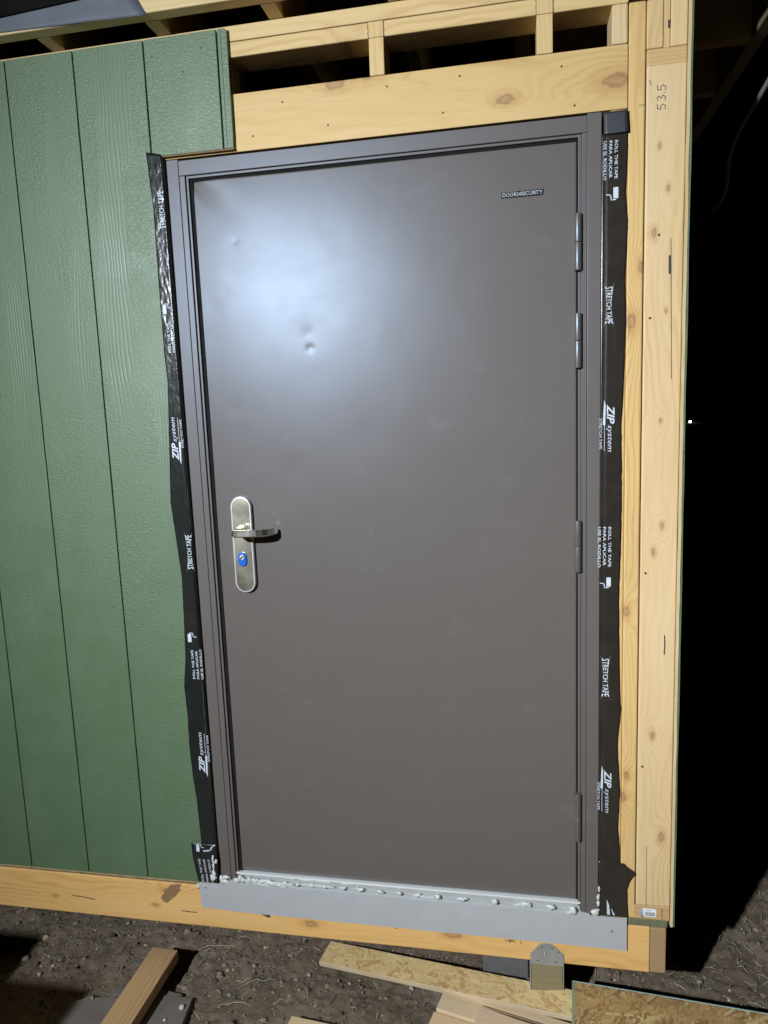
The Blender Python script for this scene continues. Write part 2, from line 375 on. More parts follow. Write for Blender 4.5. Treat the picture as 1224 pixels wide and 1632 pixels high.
# framing
hd = box('header', -.05, 1.1705, 0, .038, 2.0815, 2.2215, M_header, shed)
for x, z in ((.329, 2.188), (.245, 2.115), (.446, 2.121), (.600, 2.194), (.780, 2.197), (.737, 2.118), (1.02, 2.19), (1.05, 2.10)):
    cyl('nail_head', (x, .001, z), (x, -.0006, z), .0026, M_nail, hd, 10)
box('top_plate', -1.9, 1.1712, 0, .089, 2.3095, 2.3455, M_plate, shed, .0025)
tp2 = box('top_plate', -1.9, 1.301, -.0006, .089, 2.3472, 2.3835, wood('pine_top_plate', 0, (.66, .49, .26), seed=21, across=2, freq=50), shed, .0025)
for x0 in (.5585, .9630): 
    cs = box('cripple_stud', x0, x0+.0375, -.0010, .088, 2.2225, 2.309, M_cripple, shed, .002)
    box('nailed_end', x0, x0+.0375, -.0012, .02, 2.3095, 2.3452, M_cripple, cs, .001)
for x0, dx in ((.5585, -.0008), (.5585, .0385), (.9630, -.0008), (.9630, .0385)):
    pts = [(x0+dx+.0009*math.sin(k*2.1+x0*9), 2.303+k*.0052) for k in range(9)]
    link('pencil_mark', ribbon(pts, .0013, -.0014), M_pencil, tp2)
box('cripple_stud', 1.1335, 1.1700, -.0006, .088, 2.2230, 2.309, wood('pine_cripple_pale', 2, (.66, .50, .30), seed=31, across=0), shed, .004)
box('cripple_stud', .150, .187, .003, .088, 2.2225, 2.309, M_cripple, shed, .002)
box('jack_stud', 1.1325, 1.1717, .002, .089, -.008, 2.0810, M_king, shed, .003)
ks = box('king_stud', 1.1722, 1.2098, 0, .089, -.008, 2.3090, M_king, shed, .0035)
link('pencil_mark', ribbon([(1.196, 2.0835), (1.209, 2.0845)], .0012, -.0004), M_pencil, ks)
cs = box('corner_stud', 1.2125, 1.3005, 0, .038, .0335, 2.2020, M_corner, shed, .0035)
def pen(pts, ox=1.247, oz=2.105, k=.0185):          # pencilled figures, read upwards: local right = +z, up = -x
    return ribbon([(ox-(y_-.5)*k*1.05, oz+(x_)*k) for x_, y_ in pts], .0017, -.0004)
five = [(.75, 1.0), (.2, .95), (.15, .55), (.5, .62), (.72, .35), (.5, .05), (.1, .1)]
three = [(1.2, .95), (1.55, 1.0), (1.7, .8), (1.4, .55), (1.75, .4), (1.6, .08), (1.15, .12)]
for s_ in (five, three, [(2.0, .1), (2.06, .16)], [(x_+2.25, y_) for x_, y_ in five], [(3.1, 1.7), (3.7, 1.9)]):
    link('pencil_mark', pen(s_, 1.246, 2.068), M_pencil, cs)
link('split_crack', ribbon([(1.272, 1.78), (1.2735, 1.72), (1.2745, 1.66), (1.276, 1.60), (1.2775, 1.52), (1.279, 1.45)], .0016, -.0004), M_nail, cs)
link('split_crack', ribbon([(1.270, 1.74), (1.2705, 1.70)], .005, -.0005), M_nail, cs)
for x, z in ((1.227, 1.598), (1.225, .964), (1.224, .438), (1.245, 1.79)): cyl('nail_hole', (x, .001, z), (x, -.0006, z), .0032, M_nail, cs, 10)
link('split_crack', ribbon([(1.274, .80), (1.275, .775), (1.274, .75)], .003, -.0005), M_nail, cs)
link('split_crack', ribbon([(1.238, .21), (1.2385, .13), (1.239, .035)], .0011, -.0004), M_nail, cs)
cap = box('stud_end', 1.2122, 1.3005, -.0012, .038, 2.1655, 2.2030, wood('pine_pinkish', 0, (.60, .41, .20), seed=41, across=2, freq=90, dirt=.5), shed, .003)
box('upper_stud', 1.2115, 1.2480, 0, .089, 2.2042, 2.309, wood('pine_upper_a', 2, (.64, .46, .24), seed=42, across=0), shed, .003)
box('upper_stud', 1.2485, 1.2628, .004, .089, 2.2042, 2.309, M_cripple, shed, .001)
box('upper_stud', 1.2640, 1.3005, 0, .089, 2.2042, 2.309, wood('pine_upper_b', 2, (.67, .49, .26), seed=43, across=0), shed, .003)
box('shim', 1.2580, 1.2636, .0025, .05, 2.245, 2.262, M_nail, shed, .0005)
bp = box('bottom_plate', 1.2060, 1.3005, .0005, .089, -.0085, .0325, wood('pine_bottom_plate', 0, (.52, .345, .18), seed=44, across=2, freq=80), shed, .0025)
link('split_crack', ribbon([(1.281, -.006), (1.2805, .030)], .0014, -.0001), M_nail, bp)
dk = box('floor_deck', 1.19, 1.296, .003, 2.4, -.0305, -.010, plain('green_deck_edge', (.135, .14, .075), .75, var=.45, scale=60, bump=.3), shed, .001)
box('floor_deck', -1.9, 1.1895, .003, 2.4, -.0305, -.010, M_inner, shed, .001)
rj = box('rim_joist', -1.9, 1.2505, 0, .038, -.1695, -.0315, M_joist, shed, .003)
box('side_joist', 1.2518, 1.2930, .0006, 2.4, -.1680, -.0325, M_endgrain, shed, .003)
for k in range(8): box('floor_joist', -1.85+k*.406, -1.812+k*.406, .039, 2.3, -.168, -.032, M_rafter, shed, .002)
stain = N('resin_stain')
def _stain():
    a = stain; p = a.pos(); a.set(Base_Color=a.mix(a.noise(p, 120, 4), (.17, .09, .045), (.34, .20, .10)), Roughness=.5); a.bump(a.noise(p, 200, 3), .6, .002); return a.m
pts = []
for k in range(90):
    t = k/90*6.2832; rr = 1+.30*fnoise(math.cos(t)*2.2, math.sin(t)*2.2, 3)+.22*fnoise(math.cos(t)*7, math.sin(t)*7, 5); a_, b_ = .046*rr*math.cos(t), .017*rr*math.sin(t)
    pts.append((-.172+a_*.70-b_*.71, -.064+a_*.72+b_*.70))
link('bark_patch', prism([(x, min(z, -.0335)) for x, z in pts], -.0012, .001), _stain(), rj)
for a_, b_ in (((-.52, -.108), (-.44, -.114)), ((-.14, -.123), (-.09, -.124))): link('split_crack', ribbon([a_, ((a_[0]+b_[0])/2, a_[1]-.001), b_], .003, -.0003), M_nail, rj)
link('split_crack', prism([(.115, -.104), (.15, -.105), (.150, -.1165), (.140, -.1155)], -.0012, .001), M_nail, rj)
for k in range(14): 
    x = .853+.05*random.random(); z = -.119+.010*random.random(); cyl('ink_speck', (x, .0005, z), (x, -.0005, z), .0012+.0012*random.random(), M_nail, rj, 8)
for k in range(9):
    x = .535+.024*random.random(); z = -.111+.010*random.random(); cyl('ink_speck', (x, .0005, z), (x, -.0005, z), .001+.0012*random.random(), M_nail, rj, 8)
# side wall sheet seen edge on, wavy painted edge
def wavy_edge(name, x0, x1, mat, y0, amp, seed):
    zs = np.arange(-.022, 2.46, .012); V = []
    for z in zs:
        e = amp*fnoise(z*5, seed)+amp*.6*fnoise(z*22, seed); s_ = .0012*fnoise(z*9, seed+4)
        V += [(x0+s_, y0+e, z), (x1+s_, y0+e*.7, z), (x1, 2.4, z), (x0, 2.4, z)]
    F = []
    for i in range(len(zs)-1):
        for q in range(4): F.append((i*4+q, i*4+(q+1) % 4, i*4+4+(q+1) % 4, i*4+4+q))
    F += [(0, 1, 2, 3), tuple(len(V)-4+k for k in (3, 2, 1, 0))]
    return link(name, mesh(V, F), mat, shed)
wavy_edge('side_sheathing', 1.3015, 1.3080, wood('sheet_core', 2, (.60, .47, .28), seed=51, across=0), -.004, .003, 1.1)
wavy_edge('side_siding', 1.3083, 1.3128, M_green, -.003, .004, 5.5)
box('back_wall', -1.9, 1.30, 2.38, 2.40, -.02, 2.38, M_inner, shed, 0)
box('left_wall', -1.92, -1.902, 0, 2.40, -.02, 2.38, M_green, shed, 0)
# roof: rafters twelve inches apart with a rim board round them
for k in range(-4, 5): box('rafter', -.303+.3045*k, -.265+.3045*k, -.0655, 2.44, 2.3850, 2.524, M_rafter, shed, .0025)
box('front_rim_board', -2.0, 1.56, -.1040, -.0660, 2.3850, 2.524, M_rim, shed, .003)
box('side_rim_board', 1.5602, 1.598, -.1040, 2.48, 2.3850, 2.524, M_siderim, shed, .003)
for y0 in (.43, .78, 1.13, 1.48, 1.83): box('lookout', 1.3135, 1.5598, y0, y0+.038, 2.3860, 2.523, wood('pine_lookout', 0, (.4, .29, .16), seed=60+y0, across=2), shed, .002)
box('roof_deck', -2.0, 1.6, -.105, 2.48, 2.5245, 2.536, M_inner, shed, 0)

# ------------------------------------------------------------------ security door
door = thing('security_door', 'grey brown steel security door in its frame with dents and a glare spot', 'door', (.556, .01, 0))
jb = 2.0790
fr = box('jamb', .0, .0325, -.0020, .06, .0, jb, M_frame, door, .0012); fr['label'] = 'latch side jamb'
fr2 = box('jamb', 1.0798, 1.1120, -.0020, .06, -.004, jb, M_frame, door, .0012)
hr = box('head_rail', .0332, 1.0790, -.0020, .06, 2.0370, 2.0750, M_frame, door, .0012)
box('inner_jamb', .0336, .0490, -.0014, .06, .002, 2.0364, M_frame, door, .001)
box('inner_jamb', 1.0664, 1.0790, -.0014, .06, -.002, 2.0364, M_frame, door, .001)
# stepped rebate towards the leaf: rib, then a dark gasket
for nm, x0, x1, y0, mt in (('rebate_rib', .0505, .0565, .0040, M_frame), ('gasket', .0566, .0665, .0105, M_gasket), ('rebate_rib', 1.0590, 1.0655, .0035, M_frame), ('gasket', 1.0545, 1.0589, .0125, M_gasket)):
    box(nm, x0, x1, y0, .06, .012, 2.0355, mt, door, .0008)
box('rebate_rib', .0505, 1.0655, .0042, .06, 2.0300, 2.0362, M_frame, door, .0008)
box('gasket', .0566, 1.0589, .0108, .06, 2.0225, 2.0298, M_gasket, door, .0005)
# leaf with dents
LX0, LX1, LZ0, LZ1 = .0610, 1.0560, .0270, 2.0250
DENTS = [(.173, 1.863, .0075, .00035), (.365, 1.575, .0095, .0012), (.362, 1.612, .020, .0008), (.137, 1.733, .016, .0002), (.095, 1.70, .03, .0003), (.30, 1.25, .05, .0005), (.52, 1.33, .06, .0005), (.14, 1.42, .02, .0003)]
def leaf_y(x, z):
    y = .0120
    y += .0016*fnoise(x*2.4, z*2.0, .5)+.0005*fnoise(x*5.5, z*5, 3)+.00012*fnoise(x*17, z*15, 6)
    for dx, dz, r, dp in DENTS:
        d2 = (x-dx)**2+(z-dz)**2; y += dp*(.6*math.exp(-d2/(r*r))+.8*math.exp(-math.sqrt(d2)/(r*1.1)))
    # pressed corner at the upper latch side: a crease runs out of it
    t = (x-LX0)*.72+(LZ1-z)*.69; s_ = (x-LX0)*.69-(LZ1-z)*.72
    if t < .3: y += .0042*math.exp(-(s_/(.012+.16*t))**2)*math.exp(-t/.06)-.0022*math.exp(-((s_-.055)/(.03+.1*t))**2)*math.exp(-t/.10)
    e = min(x-LX0, LX1-x, z-LZ0, LZ1-z)
    if e < .004: y += (.004-e)**2*120
    return y
xs = np.concatenate([np.linspace(LX0, LX0+.006, 4), np.arange(LX0+.010, LX1-.008, .0045), np.linspace(LX1-.006, LX1, 4)])
zs = np.concatenate([np.linspace(LZ0, LZ0+.006, 4), np.arange(LZ0+.012, 1.15, .018), np.arange(1.15, LZ1-.008, .0045), np.linspace(LZ1-.006, LZ1, 4)])
V = [(x, leaf_y(x, z), z) for z in zs for x in xs]; nX = len(xs)
F = [(j*nX+i, j*nX+i+1, (j+1)*nX+i+1, (j+1)*nX+i) for j in range(len(zs)-1) for i in range(nX-1)]
nb = len(V); V += [(LX0, .055, LZ0), (LX1, .055, LZ0), (LX1, .055, LZ1), (LX0, .055, LZ1)]
loop = list(range(nX))+[j*nX+nX-1 for j in range(1, len(zs))]+[(len(zs)-1)*nX+i for i in range(nX-2, -1, -1)]+[j*nX for j in range(len(zs)-2, 0, -1)]
bmx = bmesh.new(); me = mesh(V, F, True); bmx.from_mesh(me); bmx.verts.ensure_lookup_table()
edge = [e for e in bmx.edges if e.is_boundary]; r = bmesh.ops.extrude_edge_only(bmx, edges=edge)
for g in r['geom']:
    if isinstance(g, bmesh.types.BMVert): g.co.y = .055
bmesh.ops.delete(bmx, geom=[v for v in bmx.verts if not v.link_faces], context='VERTS')
me = fin(bmx); me.polygons.foreach_set('use_smooth', [abs(p.normal.y) > .5 for p in me.polygons])
leaf = link('leaf', me, M_leaf, door)
box('sill', .0500, 1.0655, .0050, .06, -.0035, .0200, M_sill, door, .002)
box('sill_lip', .0500, 1.0655, -.0005, .014, .0200, .0250, M_lip, door, .0012)
for z0, z1 in ((1.721, 1.854), (1.487, 1.619), (.968, 1.102), (.215, .352)):
    zm = (z0+z1)/2; h = thing('hinge', '', ''); 
    del h['label']; del h['category']; h.parent = door; h.location = Vector((1.0575, 0, z0))-wloc(door)
    cyl('knuckle', (1.0575, -.0045, z0), (1.0575, -.0045, zm-.0004), .0094, M_hinge, h, 24, bev=.0012)
    cyl('knuckle', (1.0575, -.0045, zm+.0004), (1.0575, -.0045, z1), .0094, M_hinge, h, 24, bev=.0012)
    box('hinge_leaf', 1.0500, 1.0660, .002, .010, z0+.002, z1-.002, M_hinge, h, .0005)
def stadium(cx, z0, z1, r, n=20):
    p = [(cx+r*math.cos(t), z1-r+r*math.sin(t)) for t in np.linspace(0, math.pi, n)]
    return p+[(cx+r*math.cos(t), z0+r+r*math.sin(t)) for t in np.linspace(math.pi, 2*math.pi, n)]
hp = link('handle_plate', prism(stadium(.143, .9025, 1.1785, .0305), -.0015, .0125, .0025), M_edge, door)
hp['label'] = 'tall round ended chrome plate'
link('brushed_face', prism(stadium(.143, .9075, 1.1735, .0255), -.0022, -.0010, .0006), M_satin, hp)
# lever: neck, then a flat curved bar that returns towards the door
cyl('neck', (.143, -.0018, 1.083), (.143, -.056, 1.083), .0150, M_lever, hp, 28, r2=.0095)
path = [(.1385, -.0585), (.144, -.0610), (.155, -.0620), (.170, -.0615), (.188, -.0600), (.205, -.0565), (.220, -.0500), (.230, -.0410), (.237, -.0290), (.240, -.0160)]
pp = []
P_ = [Vector(p) for p in path]
for i in range(len(P_)-1):
    for t in (0, .34, .67):
        pp.append(P_[i].lerp(P_[i+1], t))
pp.append(P_[-1])
bm = bmesh.new(); rings = []
for i, p in enumerate(pp):
    d = (pp[min(i+1, len(pp)-1)]-pp[max(i-1, 0)]).normalized(); n = Vector((-d.y, d.x)); tt = i/(len(pp)-1)
    hh = .0100*(min(1, .55+tt*5) if tt < .1 else 1); th = .0042
    sec = [(-th, -hh+.003), (-th+.002, -hh), (th-.002, -hh), (th, -hh+.003), (th, hh-.003), (th-.002, hh), (-th+.002, hh), (-th, hh-.003)]
    rings.append([bm.verts.new((p.x+n.x*a_, p.y+n.y*a_, 1.083+b_)) for a_, b_ in sec])
for a_, b_ in zip(rings[:-1], rings[1:]):
    for k in range(8): bm.faces.new((a_[k], a_[(k+1) % 8], b_[(k+1) % 8], b_[k]))
bm.faces.new(rings[0]); bm.faces.new(rings[-1][::-1])
link('lever', fin(bm), M_lever, hp)
lc = link('lock_escutcheon', prism(stadium(.1405, .9795, 1.0205, .0128), -.0075, -.0018, .0022), M_blue, hp)
cyl('lock_cylinder', (.1410, -.0072, 1.0065), (.1410, -.0105, 1.0065), .0074, M_edge, lc, 24, bev=.001)
link('keyway', ribbon([(.1372, 1.0030), (.1448, 1.0098)], .0034, -.0112), M_gasket, lc)
bpy.context.view_layer.update()

# ------------------------------------------------------------------ lettering
def text_mesh(body, shear=0.0, offset=0.0):
    cu = bpy.data.curves.new('t', 'FONT'); cu.body = body; cu.size = 1; cu.shear = shear; cu.offset = offset; cu.resolution_u = 2
    o = bpy.data.objects.new('t', cu); C.objects.link(o)
    dg = bpy.context.evaluated_depsgraph_get(); me = bpy.data.meshes.new_from_object(o.evaluated_get(dg))
    bpy.data.objects.remove(o); bpy.data.curves.remove(cu)
    return me
def put_text(parent, body, x, z, length, height, d, y, mat, shear=0, offset=0, bow=0.0, tilt=0.0, name='lettering'):
    """d=-1 reads downwards (letter tops to +x), d=+1 reads upwards (tops to -x), d=0 reads along +x; (x, z) is the text's start on its base line"""
    me = text_mesh(body, shear, offset); co = np.array([v.co[:] for v in me.vertices])
    mn = co.min(0); mx = co.max(0); t = (co[:, 0]-mn[0])/(mx[0]-mn[0]); u = (co[:, 1]-mn[1])/(mx[1]-mn[1])
    if bow: u = .5+(u-.5)*(1+bow*(2*t-1)**2)
    a = t*length; b = u*height
    a, b = a*math.cos(tilt)-b*math.sin(tilt), a*math.sin(tilt)+b*math.cos(tilt)
    if d == -1: X, Z_ = x+b, z-a
    elif d == 1: X, Z_ = x-b, z+a
    else: X, Z_ = x+a, z+b
    for i, v in enumerate(me.vertices): v.co = (X[i], y(X[i], Z_[i]) if callable(y) else y, Z_[i])
    me.update()
    return link(name, me, mat, parent)
badge = thing('badge', '', ''); del badge['label']; del badge['category']; badge.parent = door; badge.location = Vector((.88, .012, 1.91))-wloc(door)
ly = lambda x, z: leaf_y(x, z)
yb = .0095
link('badge_back', prism([(.877, 1.9095), (.976, 1.9100), (.9765, 1.9190), (.921, 1.9205), (.919, 1.923), (.914, 1.9210), (.877, 1.9205)], yb+.0006, .0135), M_gasket, badge)
put_text(badge, 'DOORS4SECURITY', .8755, 1.9075, .103, .0145, 0, yb, M_gasket, offset=.075, name='lettering_outline')  # wider black copy behind the letters, their dark outline
put_text(badge, 'DOORS4SECURITY', .8785, 1.9105, .096, .0090, 0, yb-.0006, M_letter, offset=.004)

# ------------------------------------------------------------------ flashing tapes
def tape(name, label, outer, inner, z0, z1, yfun, mat, step=.007, cols=8, seed=0.0, topslope=0.0, group='black flashing tape round the door'):
    """outer/inner: (z, x) lists"""
    zz = np.arange(z0, z1+1e-6, step); V = []; n = cols+1
    for z in zz:
        xo = lerp_list(z, outer)+.0009*fnoise(z*40, seed)+.0006*fnoise(z*110, seed); xi = lerp_list(z, inner)
        for k in range(n):
            t = k/cols; x = xi+(xo-xi)*t
            zc = z+topslope*t*max(0, (z-z1+.05)/.05) if topslope else z
            V.append((x, yfun(x, zc, t), zc))
    F = [(j*n+i, j*n+i+1, (j+1)*n+i+1, (j+1)*n+i) for j in range(len(zz)-1) for i in range(cols)]
    me = mesh(V, F, True); base = (lerp_list(z0, inner), 0, z0)
    o = link(name, me, mat, loc=base); tag(o, label, 'tape', group)
    md = o.modifiers.new('thickness', 'SOLIDIFY'); md.thickness = .0004; md.offset = 0
    return o
def yL(x, z, t):
    if x > -.0068: return -.0125+(x+.0068)*2.2
    k = .0005+.0016*max(0, (z-1.35))
    return -.0136-k*(abs(fnoise(x*70, z*30, 1))+.6*abs(fnoise(x*150, z*80, 2)))
TL_out = [(2.107, -.050), (1.962, -.041), (1.75, -.043), (1.585, -.043), (1.5, -.0395), (1.345, -.049), (1.168, -.060), (1.06, -.052), (.95, -.044), (.80, -.049), (.705, -.053), (.624, -.064), (.53, -.061), (.432, -.063), (.33, -.059), (.263, -.053), (.109, -.049), (.0, -.052)]
tL = tape('flashing_tape', 'wrinkled black flashing tape along the green siding edge beside the jamb', TL_out, [(0, -.0015), (2.2, -.0015)], .004, 2.094, yL, M_tapeL, cols=14, seed=1.0, topslope=.012)
flapo = [(-.006, -.066), (.03, -.072), (.07, -.079), (.126, -.081)]
tF = tape('flashing_tape', 'short black tape patch flared over green siding at the sill corner', flapo, [(-.01, -.004), (.07, .0), (.126, -.004)], -.004, .128, lambda x, z, t: -.0162-.003*max(0, t-.6)-.0012*fnoise(x*40, z*30), M_tapeL, cols=10, seed=4.0)
def yR(x, z, t):
    if x < 1.1255: return -.0012+.0018*math.exp(-((x-1.1195)/.0045)**2)-.0002
    return -.0012-.0007*abs(fnoise(x*30, z*9, 1))
TR_out = [(2.0, 1.172), (2.04, 1.1715), (1.889, 1.167), (1.831, 1.1735), (1.77, 1.172), (1.701, 1.168), (1.6, 1.171), (1.522, 1.169), (1.42, 1.166), (1.338, 1.162), (1.244, 1.164), (1.13, 1.1645), (1.019, 1.163), (.904, 1.160), (.77, 1.162), (.632, 1.165), (.597, 1.168), (.54, 1.163), (.491, 1.160), (.43, 1.1635), (.366, 1.167), (.31, 1.165), (.257, 1.163), (.20, 1.168), (.13, 1.17)]
tR = tape('flashing_tape', 'long smooth black flashing tape on bare pine stud beside hinges', TR_out, [(0, 1.1128), (2.2, 1.1128)], .118, 2.034, yR, M_tapeR, cols=14, seed=2.0)
lob = [(-.006, 1.1925), (.03, 1.190), (.077, 1.1885), (.10, 1.194), (.118, 1.203), (.129, 1.209), (.136, 1.204), (.142, 1.193), (.150, 1.184), (.160, 1.177)]
tB = tape('flashing_tape', 'black tape patch with curled lobe over pine stud foot above grey flashing', lob, [(0, 1.1132), (.2, 1.1132)], -.004, .158, lambda x, z, t: yR(x, z, t)-.0018-.004*max(0, (x-1.185)/.025)**2, M_tapeR, cols=14, seed=6.0, step=.004)
M_sheen = plain('tape_sheen', (.030, .032, .036), .46, var=.2, scale=60)  # bluish grey colour and rougher finish imitate the lamp's sheen on this patch
tT = tape('flashing_tape', 'small shiny black tape patch under the header end', [(2.02, 1.1715), (2.08, 1.1705)], [(2.02, 1.1165), (2.08, 1.1155)], 2.026, 2.0775, lambda x, z, t: -.0030-.0030*(2.0775-z)/.05-.0045*t, M_sheen, cols=6, seed=8.0, step=.005)
yLt = lambda x, z: -.0171 if z > 1.35 else -.0152
yRt = lambda x, z: -.0030
def roller(parent, x, z, d, y, mat, k=1.0):
    """paint roller pictogram; (x, z) its middle"""
    s_ = -d
    R = [(-.0055, -.012), (.0055, -.012), (.0055, .012), (-.0055, .012)]
    link('roller_pictogram', prism([(x+s_*(p+.004)*k, z+s_*q*-1*k) for p, q in R], y(x, z), y(x, z)+.0002), mat, parent)
    H = [(.004, -.0145), (-.006, -.0150), (-.0075, -.004), (-.017, -.003)]
    link('roller_pictogram', ribbon([(x+s_*p*k, z+s_*q*k*(1)) for p, q in H], .0022*k, y(x, z)), mat, parent)
def zip_mark(parent, x, z, L, d, y, mat, small=True):
    s_ = -d           # direction of letter tops along x
    put_text(parent, 'ZIP', x, z, L*.40, .0185, d, y, mat, shear=.3, offset=.025)
    put_text(parent, 'system', x-s_*.001, z-(-d)*-1*0+(d*L*.42), L*.56, .0135, d, y, mat, shear=.3)
    q = lambda a, b: (x+s_*b, z+d*a)
    link('swoosh', prism([q(-L*.10, -.0065), q(L*.42, -.0095), q(L*.42, -.0035), q(0, -.0028)][::1], y(x, z), y(x, z)+.0002), mat, parent)
    link('swoosh', ribbon([q(L*.42, -.0055), q(L*.95, -.0055)], .0012, y(x, z)), mat, parent)
    if small: put_text(parent, 'STRETCH TAPE', x-s_*.0175, z+d*L*.28, L*.64, .0062, d, y, mat, offset=.006)
def roll_text(parent, x, z, L, d, y, mat, lines=3):
    s_ = -d
    for i, t in enumerate(('ROLL THE TAPE', 'PARA APLICAR', 'USE EL RODILLO')[:lines]):
        put_text(parent, t, x-s_*i*.0128, z, L*(1, .97, 1.02)[i], .0072, d, y, mat, offset=.012)
def stretch(parent, x, z, L, d, y, mat, frame=True):
    s_ = -d
    put_text(parent, 'STRETCH TAPE', x, z, L, .0125, d, y, mat, offset=.012, bow=.55)
    if frame:
        for b0, b1 in ((-.0055, .0005), (.0180, .0120)):
            pts = [(x+s_*(b1+(b0-b1)*(2*t-1)**2), z+d*(L*(1.16*t-.08))) for t in np.linspace(0, 1, 12)]
            link('lettering_frame', ribbon(pts, .0006, y(x, z)), M_grey, parent)
M_grey = plain('grey_print', (.25, .24, .23), .5)
# right hand tape, reads downwards
roll_text(tR, 1.1420, 2.012, .086, -1, yRt, M_print)
roller(tR, 1.1410, 1.894, -1, yRt, M_print, 1.05)
stretch(tR, 1.1250, 1.678, .088, -1, yRt, M_print)
zip_mark(tR, 1.1275, 1.394, .120, -1, yRt, M_print)
roll_text(tR, 1.1330, 1.085, .104, -1, yRt, M_print)
roller(tR, 1.1305, .941, -1, yRt, M_print, 1.0)
stretch(tR, 1.1220, .735, .104, -1, yRt, M_print)
zip_mark(tR, 1.1265, .423, .125, -1, yRt, M_print)
link('swoosh', prism([(1.135, .045), (1.141, .030), (1.144, .0), (1.136, .0)], -.0052, -.0050), M_print, tB)
link('swoosh', prism([(1.146, .020), (1.149, .016), (1.157, .0), (1.152, .0)], -.0052, -.0050), M_print, tB)
# left hand tape, reads upwards
stretch(tL, -.0100, 1.905, .094, 1, yLt, M_print, False)
roller(tL, -.026, 1.695, 1, yLt, M_print, .95)
roll_text(tL, -.0205, 1.580, .078, 1, yLt, M_print, 2)
zip_mark(tL, -.0235, 1.285, .122, 1, yLt, M_print)
stretch(tL, -.0075, .974, .098, 1, yLt, M_print)
roller(tL, -.0300, .769, 1, yLt, M_print, 1.0)
roll_text(tL, -.0260, .645, .088, 1, yLt, M_print, 3)
zip_mark(tL, -.0175, .352, .130, 1, yLt, M_print)
yF = lambda x, z: -.0190
for i, t in enumerate(('ROLL THE TAPE', 'PARA APLICAR', 'USE EL RODILLO')):
    put_text(tF, t, -.0475+i*.0150, -.001, .075, .0070, 1, yF, M_print, offset=.012, tilt=.10)
roller(tF, -.056, .108, 1, yF, M_print, .95)
link('roller_pictogram', ribbon([(-.042, .100), (-.020, .104), (-.012, .118), (-.004, .122)], .004, -.0190), M_print, tF)

# ------------------------------------------------------------------ grey sill flashing, sealant
def sill_flash():
    top = [(-.0735, -.0095), (-.05, -.0085)]+[(x, -.0065+.0006*fnoise(x*9, 2)) for x in np.arange(.0, 1.16, .06)]+[(1.1885, -.0050)]
    bot = [(1.1893, -.1050)]+[(x, -.1035+.0012*fnoise(x*5, 7)) for x in np.arange(1.14, .0, -.06)]+[(-.03, -.1005), (-.0690, -.0985)]
    t = thing('sill_flashing', 'pale grey metal flashing strip under the door sill', 'flashing', (.55, 0, -.105))
    link('face', prism(top+bot, -.0062, -.0050, .0002), M_flash, t)
    V = []; xs_ = np.arange(-.05, 1.115, .03)
    for x in xs_: V += [(x, -.0058, -.0066), (x, -.0015, -.0046), (x, .030, -.0040)]
    F = [(i*3+q, i*3+q+1, i*3+4+q, i*3+3+q) for i in range(len(xs_)-1) for q in range(2)]
    o = link('top_leg', mesh(V, F, True), M_flash, t)
    for x, z in ((1.147, -.048), (-.052, -.030)):
        cyl('nail_head', (x, -.0062, z), (x, -.0085, z), .0042, M_galv, t, 14, bev=.001)
    return t
sill_flash()
seal = thing('sealant', 'white sealant dabs squeezed along the door sill', 'sealant', (.5, -.003, 0))
def blob(x, z, rx, rz, y=-.004, ry=None, seed=0):
    V, F = [], []; ry = ry or min(rx, rz)*.62
    parts = [(0, 0, 1.0)]+[(random.uniform(-1.1, 1.1), random.uniform(-.7, .5), random.uniform(.3, .65)) for _ in range(3)]
    for n_, (ox, oz, k) in enumerate(parts):
        bs = rock_verts(1.0, seed+n_*1.9, 1.0); b = len(V); tl = random.uniform(-.5, .5)
        V += [(x+ox*rx+(v[0]+tl*v[2])*rx*k, y+.0012*(n_ > 0)+v[1]*ry*k, z+oz*rz+v[2]*rz*k*(1.25 if v[2] < 0 else .85)) for v in bs]; F += [tuple(i_+b for i_ in f) for f in ICO_F]
    link('sealant_dab', mesh(V, F, True), M_foam, seal)
sd = 1
for x, z, rx, rz in ((.985, .009, .011, .008), (1.045, .006, .008, .011), (1.035, -.004, .006, .004), (.915, .010, .014, .006), (.90, .008, .006, .004), (.832, .009, .007, .008), (.735, .008, .012, .0055), (.668, .007, .008, .0075), (.61, .008, .0095, .0055), (.556, .008, .007, .0055), (.498, .008, .009, .005), (.44, .009, .0095, .0065), (.385, .008, .0075, .0055), (.33, .008, .0055, .0055), (.292, .009, .0055, .0055), (.245, .007, .007, .006), (.205, .007, .008, .006), (.165, .004, .018, .0085), (.185, .0, .014, .006), (.135, .007, .013, .0065), (.115, .008, .009, .007), (.093, .009, .008, .010), (.072, .006, .007, .009), (.064, .011, .008, .011), (.052, .003, .008, .008), (.150, .010, .012, .005), (1.104, .004, .011, .009), (1.1135, .050, .0035, .010), (1.1145, .075, .003, .009), (1.1130, .030, .003, .008), (.004, .004, .009, .013), (.018, .010, .012, .006), (.012, -.004, .016, .007), (-.024, .0, .011, .006)):
    blob(x, z, rx, rz, -.0055 if x < 1.1 else -.004, None, sd); sd += 1.3
for x, z, rx, rz in ((-.014, .028, .006, .014), (-.013, .055, .004, .018), (-.014, .078, .003, .014), (-.004, .070, .0035, .007), (-.017, .014, .010, .009)):
    blob(x, z, rx, rz, -.0190, .0016, sd); sd += 1.1
for x, wd in ((.32, .03), (.27, .02), (.22, .02), (.40, .02)): blob(x, .017, wd, .0025, .004, .002, sd); sd += 1
